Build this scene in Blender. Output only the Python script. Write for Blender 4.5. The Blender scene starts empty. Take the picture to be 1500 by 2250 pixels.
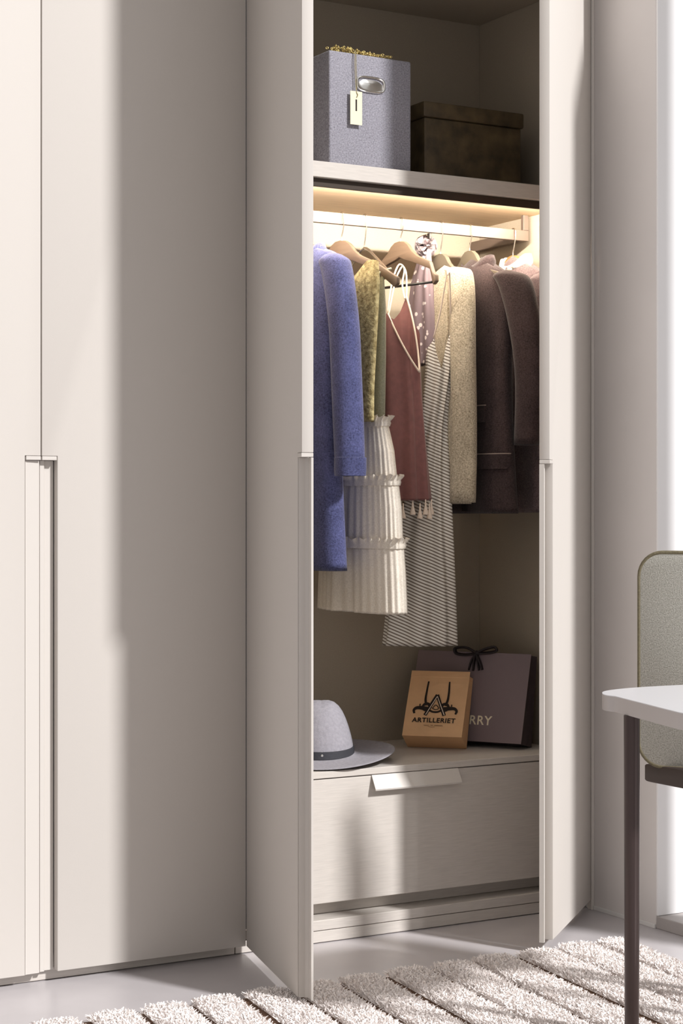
import bpy, bmesh, math, random
import numpy as np
from math import sin, cos, pi, radians as rad, sqrt
from mathutils import Vector, Matrix

S = bpy.context.scene
COL = S.collection
random.seed(4)
RNG = np.random.default_rng(4)

# ------------------------------------------------------------------ camera
cam_d = bpy.data.cameras.new('camera')
cam = bpy.data.objects.new('camera', cam_d)
COL.objects.link(cam)
cam.location = (-2.292, -4.516, 1.237)
cam.rotation_euler = (rad(90), 0, -rad(29.9))
cam_d.sensor_fit = 'HORIZONTAL'
cam_d.sensor_width = 36.0
cam_d.lens = 36.0 * 4000.0 / 1500.0
cam_d.clip_start = 0.05
S.camera = cam

# ------------------------------------------------------------------ light
w = bpy.data.worlds.new('world')
S.world = w
w.use_nodes = True
bg = w.node_tree.nodes['Background']
bg.inputs[0].default_value = (1.0, 0.972, 0.945, 1)
bg.inputs[1].default_value = 0.53
sun_d = bpy.data.lights.new('sun', 'SUN')
sun_d.energy = 4.05
sun_d.angle = rad(4.5)
sun_d.color = (1.0, 0.99, 0.985)
sun = bpy.data.objects.new('sun', sun_d)
COL.objects.link(sun)
sun.rotation_euler = Vector((-0.41, 0.91, -0.76)).to_track_quat('-Z', 'Y').to_euler()
sun.location = (2, -5, 5)

S.view_settings.view_transform = 'Standard'
S.view_settings.look = 'None'
S.view_settings.gamma = 1.0
S.view_settings.use_curve_mapping = False
S.view_settings.exposure = 0.05


# ------------------------------------------------------------------ materials
def srgb(r, g, b):
    def f(c):
        c /= 255.0
        return c / 12.92 if c <= 0.04045 else ((c + 0.055) / 1.055) ** 2.4
    return (f(r), f(g), f(b), 1.0)


def mat(name, col, rough=0.5, metal=0.0, var=0.0, vscale=8.0, bump=0.0, bscale=60.0, stretch=(1, 1, 1),
        sheen=0.0, col2=None, detail=4.0, spec=0.5, contrast=(0.3, 0.7)):
    """principled + object-space noise for colour and fine relief"""
    m = bpy.data.materials.new(name)
    m.use_nodes = True
    nt = m.node_tree
    p = nt.nodes['Principled BSDF']
    p.inputs['Base Color'].default_value = col
    p.inputs['Roughness'].default_value = rough
    p.inputs['Metallic'].default_value = metal
    p.inputs['Specular IOR Level'].default_value = spec
    if sheen:
        p.inputs['Sheen Weight'].default_value = sheen
        p.inputs['Sheen Roughness'].default_value = 0.6
    tc = nt.nodes.new('ShaderNodeTexCoord')
    mp = nt.nodes.new('ShaderNodeMapping')
    mp.inputs['Scale'].default_value = stretch
    nt.links.new(tc.outputs['Object'], mp.inputs[0])
    if var or col2:
        n = nt.nodes.new('ShaderNodeTexNoise')
        n.inputs['Scale'].default_value = vscale
        n.inputs['Detail'].default_value = detail
        nt.links.new(mp.outputs[0], n.inputs[0])
        r = nt.nodes.new('ShaderNodeValToRGB')
        r.color_ramp.elements[0].position = contrast[0]
        r.color_ramp.elements[1].position = contrast[1]
        c2 = col2 or tuple(min(1, c * (1 + var)) for c in col[:3]) + (1,)
        c1 = col if col2 else tuple(c * (1 - var) for c in col[:3]) + (1,)
        r.color_ramp.elements[0].color = c1
        r.color_ramp.elements[1].color = c2
        nt.links.new(n.outputs[0], r.inputs[0])
        nt.links.new(r.outputs[0], p.inputs['Base Color'])
    if bump:
        n2 = nt.nodes.new('ShaderNodeTexNoise')
        n2.inputs['Scale'].default_value = bscale
        n2.inputs['Detail'].default_value = 3
        nt.links.new(mp.outputs[0], n2.inputs[0])
        b = nt.nodes.new('ShaderNodeBump')
        b.inputs['Strength'].default_value = bump
        b.inputs['Distance'].default_value = 0.004
        nt.links.new(n2.outputs[0], b.inputs['Height'])
        nt.links.new(b.outputs[0], p.inputs['Normal'])
    return m


def weave(name, c1, c2, pitch=0.004, rough=0.95, bump=0.4, mottle=0.3, sheen=0.15):
    """woven cloth: crossed noise threads of two shades"""
    m = bpy.data.materials.new(name)
    m.use_nodes = True
    nt = m.node_tree
    p = nt.nodes['Principled BSDF']
    p.inputs['Roughness'].default_value = rough
    p.inputs['Specular IOR Level'].default_value = 0.15
    p.inputs['Sheen Weight'].default_value = sheen
    tc = nt.nodes.new('ShaderNodeTexCoord')
    outs = []
    for st in ((1, 1, 0.5), (0.5, 0.5, 1)):
        mp = nt.nodes.new('ShaderNodeMapping')
        mp.inputs['Scale'].default_value = st
        n = nt.nodes.new('ShaderNodeTexNoise')
        n.inputs['Scale'].default_value = 1.1 / pitch
        n.inputs['Detail'].default_value = 2
        nt.links.new(tc.outputs['Object'], mp.inputs[0])
        nt.links.new(mp.outputs[0], n.inputs[0])
        outs.append(n.outputs[0])
    a = nt.nodes.new('ShaderNodeMath')
    a.operation = 'ADD'
    nt.links.new(outs[0], a.inputs[0])
    nt.links.new(outs[1], a.inputs[1])
    big = nt.nodes.new('ShaderNodeTexNoise')
    big.inputs['Scale'].default_value = 14
    big.inputs['Detail'].default_value = 5
    nt.links.new(tc.outputs['Object'], big.inputs[0])
    b2 = nt.nodes.new('ShaderNodeMath')
    b2.operation = 'MULTIPLY_ADD'
    b2.inputs[1].default_value = mottle * 2
    nt.links.new(big.outputs[0], b2.inputs[0])
    nt.links.new(a.outputs[0], b2.inputs[2])
    r = nt.nodes.new('ShaderNodeValToRGB')
    r.color_ramp.elements[0].position = 0.30
    r.color_ramp.elements[1].position = 0.70
    r.color_ramp.elements[0].color = c1
    r.color_ramp.elements[1].color = c2
    h = nt.nodes.new('ShaderNodeMath')
    h.operation = 'MULTIPLY'
    h.inputs[1].default_value = 1.0 / (2.0 + mottle * 2)
    nt.links.new(b2.outputs[0], h.inputs[0])
    nt.links.new(h.outputs[0], r.inputs[0])
    nt.links.new(r.outputs[0], p.inputs['Base Color'])
    b = nt.nodes.new('ShaderNodeBump')
    b.inputs['Strength'].default_value = bump
    b.inputs['Distance'].default_value = 0.002
    nt.links.new(h.outputs[0], b.inputs['Height'])
    nt.links.new(b.outputs[0], p.inputs['Normal'])
    return m


def stripes(name, c1, c2, pitch):
    m = bpy.data.materials.new(name)
    m.use_nodes = True
    nt = m.node_tree
    p = nt.nodes['Principled BSDF']
    p.inputs['Roughness'].default_value = 0.9
    p.inputs['Specular IOR Level'].default_value = 0.2
    tc = nt.nodes.new('ShaderNodeTexCoord')
    wv = nt.nodes.new('ShaderNodeTexWave')
    wv.wave_type = 'BANDS'
    wv.bands_direction = 'Z'
    wv.inputs['Scale'].default_value = 2 * pi / 20.0 / pitch
    wv.inputs['Distortion'].default_value = 0.25
    wv.inputs['Detail'].default_value = 1
    sx = nt.nodes.new('ShaderNodeSeparateXYZ')
    cb = nt.nodes.new('ShaderNodeCombineXYZ')
    ma = nt.nodes.new('ShaderNodeMath')
    ma.operation = 'MULTIPLY_ADD'
    ma.inputs[1].default_value = -0.42
    nt.links.new(tc.outputs['Object'], sx.inputs[0])
    nt.links.new(sx.outputs[1], ma.inputs[0])
    nt.links.new(sx.outputs[2], ma.inputs[2])
    nt.links.new(ma.outputs[0], cb.inputs[2])
    nt.links.new(cb.outputs[0], wv.inputs[0])
    r = nt.nodes.new('ShaderNodeValToRGB')
    r.color_ramp.elements[0].position = 0.28
    r.color_ramp.elements[1].position = 0.44
    r.color_ramp.elements[0].color = c1
    r.color_ramp.elements[1].color = c2
    nt.links.new(wv.outputs[0], r.inputs[0])
    nt.links.new(r.outputs[0], p.inputs['Base Color'])
    return m


def dots(name, c1, c2, scale, thr):
    m = bpy.data.materials.new(name)
    m.use_nodes = True
    nt = m.node_tree
    p = nt.nodes['Principled BSDF']
    p.inputs['Roughness'].default_value = 0.9
    tc = nt.nodes.new('ShaderNodeTexCoord')
    v = nt.nodes.new('ShaderNodeTexVoronoi')
    v.inputs['Scale'].default_value = scale
    nt.links.new(tc.outputs['Object'], v.inputs[0])
    r = nt.nodes.new('ShaderNodeValToRGB')
    r.color_ramp.elements[0].position = thr
    r.color_ramp.elements[1].position = thr + 0.08
    r.color_ramp.elements[0].color = c2
    r.color_ramp.elements[1].color = c1
    nt.links.new(v.outputs['Distance'], r.inputs[0])
    nt.links.new(r.outputs[0], p.inputs['Base Color'])
    return m


def emit(name, col, s):
    m = bpy.data.materials.new(name)
    m.use_nodes = True
    nt = m.node_tree
    p = nt.nodes['Principled BSDF']
    p.inputs['Base Color'].default_value = (0.8, 0.8, 0.8, 1)
    p.inputs['Emission Color'].default_value = col
    p.inputs['Emission Strength'].default_value = s
    return m


M = {}
M['lacquer'] = mat('greige_lacquer', srgb(205, 199, 193), 0.6, bump=0.04, bscale=500, spec=0.1)
M['profile'] = mat('greige_profile', srgb(205, 199, 193), 0.42, spec=0.5)
M['fitting'] = mat('grained_laminate', srgb(202, 195, 188), 0.5, var=0.07, vscale=30, stretch=(0.6, 6, 14), bump=0.05, bscale=60)
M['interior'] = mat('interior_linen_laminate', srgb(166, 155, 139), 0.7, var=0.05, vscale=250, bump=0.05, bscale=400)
M['under'] = mat('pale_wood_underside', srgb(206, 182, 150), 0.55, var=0.08, vscale=9, stretch=(1, 9, 1))
M['rail'] = mat('champagne_metal', srgb(90, 76, 68), 0.45, metal=0.0)
M['bronze'] = mat('dark_bronze', srgb(62, 52, 44), 0.45, metal=0.4)
M['led'] = emit('warm_light_strip', (1.0, 0.88, 0.73, 1), 640.0)
M['chrome'] = mat('polished_steel', (0.85, 0.84, 0.82, 1), 0.12, metal=1.0)
M['hook'] = mat('hanger_hook_steel', (0.62, 0.58, 0.54, 1), 0.25, metal=1.0)
M['plaster'] = mat('wall_paint', srgb(226, 221, 219), 0.85, var=0.03, vscale=3, bump=0.03, bscale=90)
M['floor'] = mat('resin_floor', srgb(190, 185, 187), 0.32, var=0.08, vscale=3.5, bump=0.02, bscale=30, spec=0.5)
M['white'] = mat('white_paint', srgb(228, 226, 224), 0.7)
M['wood'] = mat('hanger_wood', srgb(96, 79, 65), 0.5, var=0.08, vscale=20, stretch=(1, 0.5, 4))
M['woodo'] = mat('hanger_wood_orange', srgb(158, 112, 66), 0.5, var=0.08, vscale=20, stretch=(1, 0.5, 4))
M['greywood'] = mat('hanger_grey', srgb(90, 82, 70), 0.5)
M['black'] = mat('black_plastic', srgb(26, 22, 22), 0.45)
M['blue'] = weave('blue_wool', srgb(34, 36, 60), srgb(94, 98, 142), 0.0034, mottle=0.35)
M['bluelining'] = mat('blue_lining', srgb(40, 38, 62), 0.8)
M['olive'] = mat('olive_boucle', srgb(112, 96, 58), 0.95, col2=srgb(184, 170, 124), vscale=70, bump=0.9, bscale=110, detail=5)
M['sage'] = weave('sage_linen', srgb(120, 118, 98), srgb(158, 156, 136), 0.003, mottle=0.2)
M['cream'] = weave('cream_linen', srgb(202, 192, 178), srgb(236, 228, 216), 0.003, mottle=0.15, bump=0.25)
M['maroon'] = mat('maroon_silk', srgb(124, 76, 72), 0.62, var=0.1, vscale=60, bump=0.1, bscale=220, sheen=0.2)
M['piping'] = mat('cream_piping', srgb(232, 214, 196), 0.7)
M['stripe'] = stripes('striped_cotton', srgb(128, 116, 104), srgb(230, 226, 218), 0.0101)
M['dotted'] = dots('dotted_chiffon', srgb(128, 112, 118), srgb(232, 222, 220), 42, 0.22)
M['tulle'] = mat('grey_tulle', srgb(150, 138, 142), 0.9, var=0.2, vscale=40)
M['tweed'] = weave('beige_tweed', srgb(112, 98, 78), srgb(228, 216, 192), 0.0030, mottle=0.2, bump=0.6)
M['brown'] = weave('dark_brown_tweed', srgb(24, 17, 18), srgb(76, 62, 62), 0.003, mottle=0.3, bump=0.5)
M['mauve'] = weave('mauve_grey_wool', srgb(66, 54, 56), srgb(128, 110, 110), 0.003, mottle=0.25, bump=0.5)
M['lining'] = mat('dark_lining', srgb(20, 15, 16), 0.8)
M['edge'] = mat('pocket_piping', srgb(150, 134, 124), 0.8)
M['boxgrey'] = weave('grey_box_linen', srgb(106, 104, 112), srgb(176, 174, 184), 0.0032, mottle=0.1, bump=0.3)
M['leather'] = mat('worn_brown_leather', srgb(52, 42, 28), 0.5, col2=srgb(98, 82, 56), vscale=16, detail=7, bump=0.3, bscale=70)
M['card'] = mat('cream_card', srgb(228, 222, 196), 0.8)
M['gold'] = mat('gold_chain', srgb(206, 184, 120), 0.35, metal=0.7)
M['cord'] = mat('twine', srgb(150, 138, 100), 0.8)
M['felt'] = mat('grey_hat_felt', srgb(150, 147, 154), 0.95, var=0.1, vscale=120, bump=0.25, bscale=300)
M['band'] = mat('dark_hat_band', srgb(52, 52, 58), 0.7, bump=0.2, bscale=150)
M['kraft'] = mat('kraft_paper', srgb(226, 182, 138), 0.8, var=0.05, vscale=18, bump=0.12, bscale=14)
M['ink'] = mat('black_ink', srgb(36, 24, 16), 0.8)
M['ink2'] = mat('brown_ink', srgb(96, 64, 36), 0.8)
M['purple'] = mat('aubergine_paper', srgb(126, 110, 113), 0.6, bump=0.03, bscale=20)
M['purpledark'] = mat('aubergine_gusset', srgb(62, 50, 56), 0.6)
M['goldprint'] = mat('pale_gold_print', srgb(236, 226, 198), 0.5)
M['ribbon'] = mat('dark_ribbon', srgb(34, 24, 26), 0.6)
M['rugbase'] = mat('rug_backing', srgb(96, 70, 52), 0.95, var=0.2, vscale=90)
M['pile'] = mat('cream_pile', srgb(250, 243, 240), 0.95, var=0.05, vscale=260, detail=2)
M['tabletop'] = mat('white_table_lacquer', srgb(222, 222, 226), 0.3)
M['tableedge'] = mat('table_edge_band', srgb(188, 182, 180), 0.4)
M['darkmetal'] = mat('dark_brown_metal', srgb(72, 60, 58), 0.32, metal=0.5)
M['seat'] = mat('seat_brown', srgb(66, 54, 50), 0.5)
M['chairfelt'] = mat('chair_felt', srgb(138, 135, 124), 0.95, col2=srgb(214, 212, 204), vscale=330, detail=2, bump=0.3, bscale=330, contrast=(0.2, 0.8))
M['chairpipe'] = mat('chair_felt_edge', srgb(118, 110, 88), 0.95, var=0.2, vscale=190)


# ------------------------------------------------------------------ builders
def link_mesh(name, bm, material, parent=None, smooth=False, loc=None, rz=0.0):
    me = bpy.data.meshes.new(name)
    bmesh.ops.recalc_face_normals(bm, faces=bm.faces)
    bm.to_mesh(me)
    bm.free()
    if smooth:
        for p in me.polygons:
            p.use_smooth = True
        if smooth != 'all':
            me.set_sharp_from_angle(angle=rad(40))
    o = bpy.data.objects.new(name, me)
    COL.objects.link(o)
    if material:
        me.materials.append(material)
    if parent:
        o.parent = parent
    if loc:
        o.location = loc
    if rz:
        o.rotation_euler = (0, 0, rz)
    return o


def thing(name, label, cat, loc=(0, 0, 0), rz=0.0, group=None):
    o = bpy.data.objects.new(name, None)
    COL.objects.link(o)
    o.empty_display_size = 0.05
    o.location = loc
    o.rotation_euler = (0, 0, rz)
    o['label'] = label
    o['category'] = cat
    if group:
        o['group'] = group
    return o


def struct(o):
    o['kind'] = 'structure'
    return o


def box(bm, lo, hi, bev=0.0, seg=1):
    b = bmesh.new()
    r = bmesh.ops.create_cube(b, size=1.0)
    for v in b.verts:
        v.co = Vector([lo[i] + (v.co[i] + 0.5) * (hi[i] - lo[i]) for i in range(3)])
    if bev:
        bmesh.ops.bevel(b, geom=list(b.edges), offset=bev, segments=seg, affect='EDGES', profile=0.5)
    merge(bm, b)


def merge(bm, b, mtx=None):
    me = bpy.data.meshes.new('tmp')
    b.to_mesh(me)
    b.free()
    if mtx:
        me.transform(mtx)
    bm.from_mesh(me)
    bpy.data.meshes.remove(me)


def boxobj(name, lo, hi, material, parent=None, bev=0.0015, seg=1):
    bm = bmesh.new()
    box(bm, lo, hi, bev, seg)
    return link_mesh(name, bm, material, parent)


def prism(bm, poly, axis, a, b, bev=0.0):
    """extrude a 2-D polygon along an axis: axis 0 -> poly in (y,z), 1 -> (x,z), 2 -> (x,y)"""
    t = bmesh.new()

    def P(u, v, w_):
        return ((w_, u, v), (u, w_, v), (u, v, w_))[axis]
    lo = [t.verts.new(P(u, v, a)) for u, v in poly]
    hi = [t.verts.new(P(u, v, b)) for u, v in poly]
    t.faces.new(lo)
    t.faces.new(hi)
    n = len(poly)
    for i in range(n):
        t.faces.new((lo[i], lo[(i + 1) % n], hi[(i + 1) % n], hi[i]))
    bmesh.ops.recalc_face_normals(t, faces=t.faces)
    if bev:
        es = [e for e in t.edges if len(e.link_faces) == 2 and e.calc_face_angle(0) > 0.6]
        bmesh.ops.bevel(t, geom=es, offset=bev, segments=2, affect='EDGES', profile=0.5)
    merge(bm, t)


def spl(pts, k=8):
    """Catmull-Rom through the points"""
    P = [np.array(p, float) for p in pts]
    P = [2 * P[0] - P[1]] + P + [2 * P[-1] - P[-2]]
    out = []
    for i in range(1, len(P) - 2):
        for j in range(k):
            t = j / k
            p0, p1, p2, p3 = P[i - 1:i + 3]
            out.append(0.5 * ((2 * p1) + (p2 - p0) * t + (2 * p0 - 5 * p1 + 4 * p2 - p3) * t * t
                              + (3 * p1 - p0 - 3 * p2 + p3) * t ** 3))
    out.append(P[-2])
    return np.array(out)


def sweep(bm, pts, r, n=8, cap=True, flat=1.0):
    pts = np.array(pts, float)
    k = len(pts)
    rr = np.full(k, r) if np.isscalar(r) else np.array(r, float)
    T = np.gradient(pts, axis=0)
    T /= np.linalg.norm(T, axis=1)[:, None] + 1e-12
    ref = np.array([0, 0, 1.0]) if abs(T[0][2]) < 0.9 else np.array([1.0, 0, 0])
    U = np.cross(T[0], ref)
    U /= np.linalg.norm(U)
    rings = []
    for i in range(k):
        U = U - T[i] * U.dot(T[i])
        U /= np.linalg.norm(U) + 1e-12
        V = np.cross(T[i], U)
        rings.append([bm.verts.new(pts[i] + rr[i] * (U * cos(a) + V * sin(a) * flat))
                      for a in np.linspace(0, 2 * pi, n, endpoint=False)])
    for i in range(k - 1):
        for j in range(n):
            bm.faces.new((rings[i][j], rings[i][(j + 1) % n], rings[i + 1][(j + 1) % n], rings[i + 1][j]))
    if cap:
        bm.faces.new(rings[0])
        bm.faces.new(rings[-1])


def skin_rings(bm, rings, closed=True, cap0=False, cap1=False):
    R = [[bm.verts.new(p) for p in r] for r in rings]
    n = len(R[0])
    for i in range(len(R) - 1):
        for j in range(n if closed else n - 1):
            bm.faces.new((R[i][j], R[i][(j + 1) % n], R[i + 1][(j + 1) % n], R[i + 1][j]))
    if cap0:
        bm.faces.new(R[0])
    if cap1:
        bm.faces.new(R[-1])
    return R


def lathe(bm, prof, c=(0, 0), n=32):
    rings = []
    for r, z in prof:
        rings.append([(c[0] + r * cos(a), c[1] + r * sin(a), z) for a in np.linspace(0, 2 * pi, n, endpoint=False)])
    skin_rings(bm, rings, True, True, True)


def smooth01(x, a, b):
    t = min(1.0, max(0.0, (x - a) / (b - a)))
    return t * t * (3 - 2 * t)


def wob(seed, fy=26.0, fz=3.0):
    r = random.Random(seed)
    K = [(fy * r.uniform(0.5, 1.6), fz * r.uniform(-1.2, 1.2), r.uniform(0, 6.28), r.uniform(0.5, 1)) for _ in range(5)]

    def f(u, z):
        return sum(a * sin(ky * u + kz * z + ph) for ky, kz, ph, a in K) / 2.2
    return f


def interp(tab, z):
    return [float(np.interp(z, [t[0] for t in tab], [t[i] for t in tab])) for i in range(1, len(tab[0]))]


# ------------------------------------------------------------------ setting
bm = bmesh.new()
box(bm, (-6.5, -7.5, -0.12), (4.5, 0.62, 0.0))
struct(link_mesh('floor', bm, M['floor']))
bm = bmesh.new()
box(bm, (1.2135, -0.293, 0.0), (1.52, 0.62, 3.3), 0.002)
box(bm, (1.46, -1.22, 0.0), (1.52, -0.84, 3.3), 0.002)  # unseen pier added to keep sun off the right door's hinge side
struct(link_mesh('wall_right', bm, M['plaster']))
bm = bmesh.new()
box(bm, (-3.4, 0.605, 0.0), (1.2135, 0.66, 3.3))
struct(link_mesh('wall_back', bm, M['plaster']))
bm = bmesh.new()
box(bm, (-3.4, -0.36, 3.3), (1.52, 0.66, 3.42))  # unseen strip of ceiling added to darken the upper front
box(bm, (-3.4, -6.5, 3.3), (-0.80, -0.3605, 3.42))  # unseen left slab added to cut sky light on the doors
struct(link_mesh('unseen_ceiling', bm, M['white']))
bm = bmesh.new()
box(bm, (1.2075, -0.2930, 0.0), (1.2134, -0.0, 0.013), 0.001)
struct(link_mesh('baseboard_right', bm, M['white']))
bm = bmesh.new()
box(bm, (1.2140, -0.3005, 0.038), (1.52, -0.2935, 3.295), 0.001)  # added lining, its white stands for the overexposed brightness of the opening
struct(link_mesh('trim_2', bm, mat('glare_reveal', srgb(244, 243, 244), 0.7)))
bm = bmesh.new()
box(bm, (1.2135, -1.6, 0.0), (1.46, -0.2935, 0.037), 0.002)
struct(link_mesh('trim_1', bm, mat('sill_stone', srgb(176, 170, 168), 0.6, var=0.05, vscale=20)))

# ------------------------------------------------------------------ wardrobe
WD = thing('wardrobe', 'tall greige fitted wardrobe with four full-height doors, two of them standing open', 'wardrobe')
IN = M['interior']
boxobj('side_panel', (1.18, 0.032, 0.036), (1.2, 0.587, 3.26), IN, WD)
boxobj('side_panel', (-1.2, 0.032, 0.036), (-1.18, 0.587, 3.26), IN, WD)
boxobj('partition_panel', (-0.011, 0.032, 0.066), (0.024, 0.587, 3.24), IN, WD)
boxobj('gap_shade_strip', (-0.0105, 0.0302, 0.07), (0.0235, 0.0318, 3.2), M['lining'], WD, 0)  # added dark strip, its colour stands for shade in the hinge gap
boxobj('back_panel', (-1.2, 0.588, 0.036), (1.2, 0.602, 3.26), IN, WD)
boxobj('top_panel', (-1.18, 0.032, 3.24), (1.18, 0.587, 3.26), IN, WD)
boxobj('upper_shelf', (0.0245, 0.045, 2.88), (1.1795, 0.587, 2.905), IN, WD)
boxobj('bottom_panel', (0.0245, 0.040, 0.0365), (1.1795, 0.587, 0.0655), M['fitting'], WD)
boxobj('bottom_panel', (-1.1795, 0.040, 0.0365), (-0.0115, 0.587, 0.0655), M['fitting'], WD)
boxobj('plinth', (-1.2, 0.041, 0.002), (-0.016, 0.057, 0.0345), M['fitting'], WD)
boxobj('plinth', (-0.013, 0.041, 0.002), (1.2, 0.057, 0.0345), M['fitting'], WD)
boxobj('filler_strip', (1.2005, 0.0, 0.0), (1.2130, 0.022, 3.27), M['lacquer'], WD)

DW, DT, DZ0, DZ1, NW, NZ = 0.5965, 0.0295, 0.031, 3.26, 0.043, 1.384


def door(hinge, rz, mirror, flush=False):
    """leaf with a notch on its free edge that holds the recessed grip profile"""
    sgn = -1 if mirror else 1
    poly = [(0, DZ0), (DW - NW, DZ0), (DW - NW, NZ), (DW, NZ), (DW, DZ1), (0, DZ1)]
    b = bmesh.new()
    prism(b, [(sgn * x, z) for x, z in poly], 1, 0.0, DT, 0.0012)
    d = link_mesh('door', b, M['lacquer'], WD, smooth=True, loc=hinge, rz=rz)
    b = bmesh.new()
    x0, x1 = DW - NW + 0.0026, DW
    if mirror:        # deep finger pocket behind a front lip
        prof = [(x0, 0.0255), (x1 - 0.0125, 0.0255), (x1 - 0.0125, 0.0175), (x1 - 0.0110, 0.0160), (x1, 0.0160), (x1, DT), (x0, DT)]
    elif flush:       # shallow striking plate
        prof = [(x0, 0.0050), (x0 + 0.004, 0.0065), (x1 - 0.003, 0.0085), (x1, 0.0105), (x1, DT), (x0, DT)]
    else:
        prof = [(x0, 0.003), (x0 + 0.003, 0.003), (x0 + 0.004, 0.018), (x0 + 0.012, 0.0255), (x1 - 0.008, 0.0255),
                (x1 - 0.004, 0.0235), (x1, 0.0240), (x1, DT), (x0, DT)]
    prism(b, [(sgn * x, y) for x, y in prof], 2, DZ0, NZ - 0.0125)
    # capping piece that closes the groove at the top
    xs = sorted((sgn * (x0 - 0.0), sgn * x1))
    box(b, (xs[0], -0.0016, NZ - 0.0115), (xs[1], DT, NZ - 0.001), 0.001)
    h = link_mesh('grip_profile', b, M['profile'], d)
    return d


door((-1.198, 0, 0), 0, False, True)
door((-0.0014, 0, 0), 0, True)
door((0.0003, 0, 0), -rad(90 + 13.7), False)
door((1.1975, 0, 0), rad(41.3), True)

# shelf with light profile
sh = boxobj('shelf', (0.0245, 0.05, 2.2), (1.1795, 0.587, 2.246), M['fitting'], WD)
boxobj('shelf_underside', (0.0245, 0.092, 2.1945), (1.1795, 0.586, 2.1998), M['under'], sh, 0)
b = bmesh.new()
box(b, (0.0245, 0.066, 2.175), (1.1795, 0.074, 2.1998), 0.0008)
box(b, (0.0245, 0.074, 2.187), (1.1795, 0.090, 2.1998), 0.0008)
link_mesh('light_profile', b, M['bronze'], sh)
boxobj('light_strip', (0.028, 0.0745, 2.179), (1.17, 0.077, 2.1865), M['led'], sh, 0)
b = bmesh.new()
lathe(b, [(0.0, 0), (0.006, 0), (0.006, 0.008), (0.0045, 0.01), (0.0, 0.01)], n=16)
bmesh.ops.rotate(b, verts=b.verts, cent=(0, 0, 0), matrix=Matrix.Rotation(rad(-90), 3, 'Y'))
bmesh.ops.translate(b, verts=b.verts, vec=(1.1795, 0.12, 2.187))
link_mesh('shelf_pin', b, M['chrome'], WD, smooth=True)

# hanging rail
rl = boxobj('hanging_rail', (0.0245, 0.2775, 2.111), (1.161, 0.2925, 2.145), M['rail'], WD, 0.001)
boxobj('rail_arm', (1.139, 0.2927, 2.111), (1.161, 0.587, 2.145), M['rail'], rl, 0.001)
boxobj('rail_post', (1.141, 0.2780, 2.1452), (1.161, 0.2925, 2.1940), M['rail'], rl, 0.001)

# drawer
dr = boxobj('drawer', (0.0265, 0.06, 0.108), (1.1765, 0.08, 0.4655), M['fitting'], WD)
b = bmesh.new()
box(b, (0.03, 0.0802, 0.12), (1.168, 0.57, 0.45))
link_mesh('drawer_box', b, IN, dr)
boxobj('base_rail', (0.0255, 0.116, 0.0662), (1.1785, 0.130, 0.1175), M['fitting'], WD)
b = bmesh.new()
prism(b, [(0.0598, 0.4670), (0.0575, 0.4670), (0.0345, 0.4280), (0.0355, 0.4235), (0.0372, 0.4280), (0.0598, 0.4650)], 0, 0.440, 0.742)
link_mesh('drawer_handle', b, M['profile'], dr)
boxobj('bench_top', (0.0245, 0.058, 0.4685), (1.1795, 0.587, 0.488), M['fitting'], WD)

BZ = 0.488      # bench level
SZ = 2.246      # shelf level

# ------------------------------------------------------------------ grey linen box on the shelf
gb = thing('storage_box', 'tall grey linen storage box with a polished oval grip on the upper shelf', 'box', (0.462, 0.10, SZ), rad(0.8))
b = bmesh.new()
bw, bh, bd = 0.142, 0.338, 0.27
# front with a hole for the grip is modelled as a recessed pocket
box(b, (-bw, 0.0, 0.0005), (bw, bd, bh), 0.006, 3)
link_mesh('body', b, M['boxgrey'], gb, smooth=True)


def oval(cx, cz, wx, wz, n=40, e=3.4):
    return [(cx + wx * abs(cos(a)) ** (2 / e) * np.sign(cos(a)), cz + wz * abs(sin(a)) ** (2 / e) * np.sign(sin(a)))
            for a in np.linspace(0, 2 * pi, n, endpoint=False)]


b = bmesh.new()
ring = [(x, -0.0025, z) for x, z in oval(-0.001, 0.252, 0.047, 0.0215)]
sweep(b, np.array(ring + ring[:1]), 0.0033, 8, cap=False)
link_mesh('grip_ring', b, M['chrome'], gb, smooth=True)
b = bmesh.new()
rings = []
for k, (s, y) in enumerate(((1.0, -0.0010), (0.93, -0.0006), (0.7, -0.0014), (0.35, -0.0030), (0.05, -0.0035))):
    rings.append([(x, y + 0.0022 * sin((z - 0.252) / 0.0215 * 2.2) * s, z) for x, z in oval(-0.001, 0.252, 0.046 * s, 0.021 * s)])
skin_rings(b, rings, True, False, True)
link_mesh('grip_plate', b, M['chrome'], gb, smooth='all')

# tag hanging from the chain
tg = thing('price_tag', 'cream card tag with a slot hanging by twine before the grey box', 'tag', (0.405, 0.088, 2.372))
b = bmesh.new()
prism(b, [(-0.020, 0.0), (0.020, 0.0), (0.020, 0.098), (-0.020, 0.098)], 1, -0.0006, 0.0006)
link_mesh('card', b, M['card'], tg)
b = bmesh.new()
prism(b, [(-0.0025, 0.040), (0.0025, 0.040), (0.0025, 0.074), (-0.0025, 0.074)], 1, -0.0009, -0.0005)
link_mesh('slot', b, M['ink'], tg)
b = bmesh.new()
sweep(b, spl([(-0.002, 0.016, 0.218), (-0.002, 0.004, 0.215), (-0.003, 0.002, 0.18), (-0.001, 0.002, 0.13), (0.0, -0.001, 0.098), (0.004, -0.0022, 0.088), (0.001, -0.0022, 0.08)]), 0.0012, 6)
sweep(b, spl([(0.002, 0.016, 0.218), (0.001, 0.004, 0.215), (0.002, 0.003, 0.17), (0.004, 0.002, 0.12), (0.0, -0.001, 0.098)]), 0.0010, 6)
link_mesh('twine', b, M['cord'], tg, smooth='all')

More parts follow.
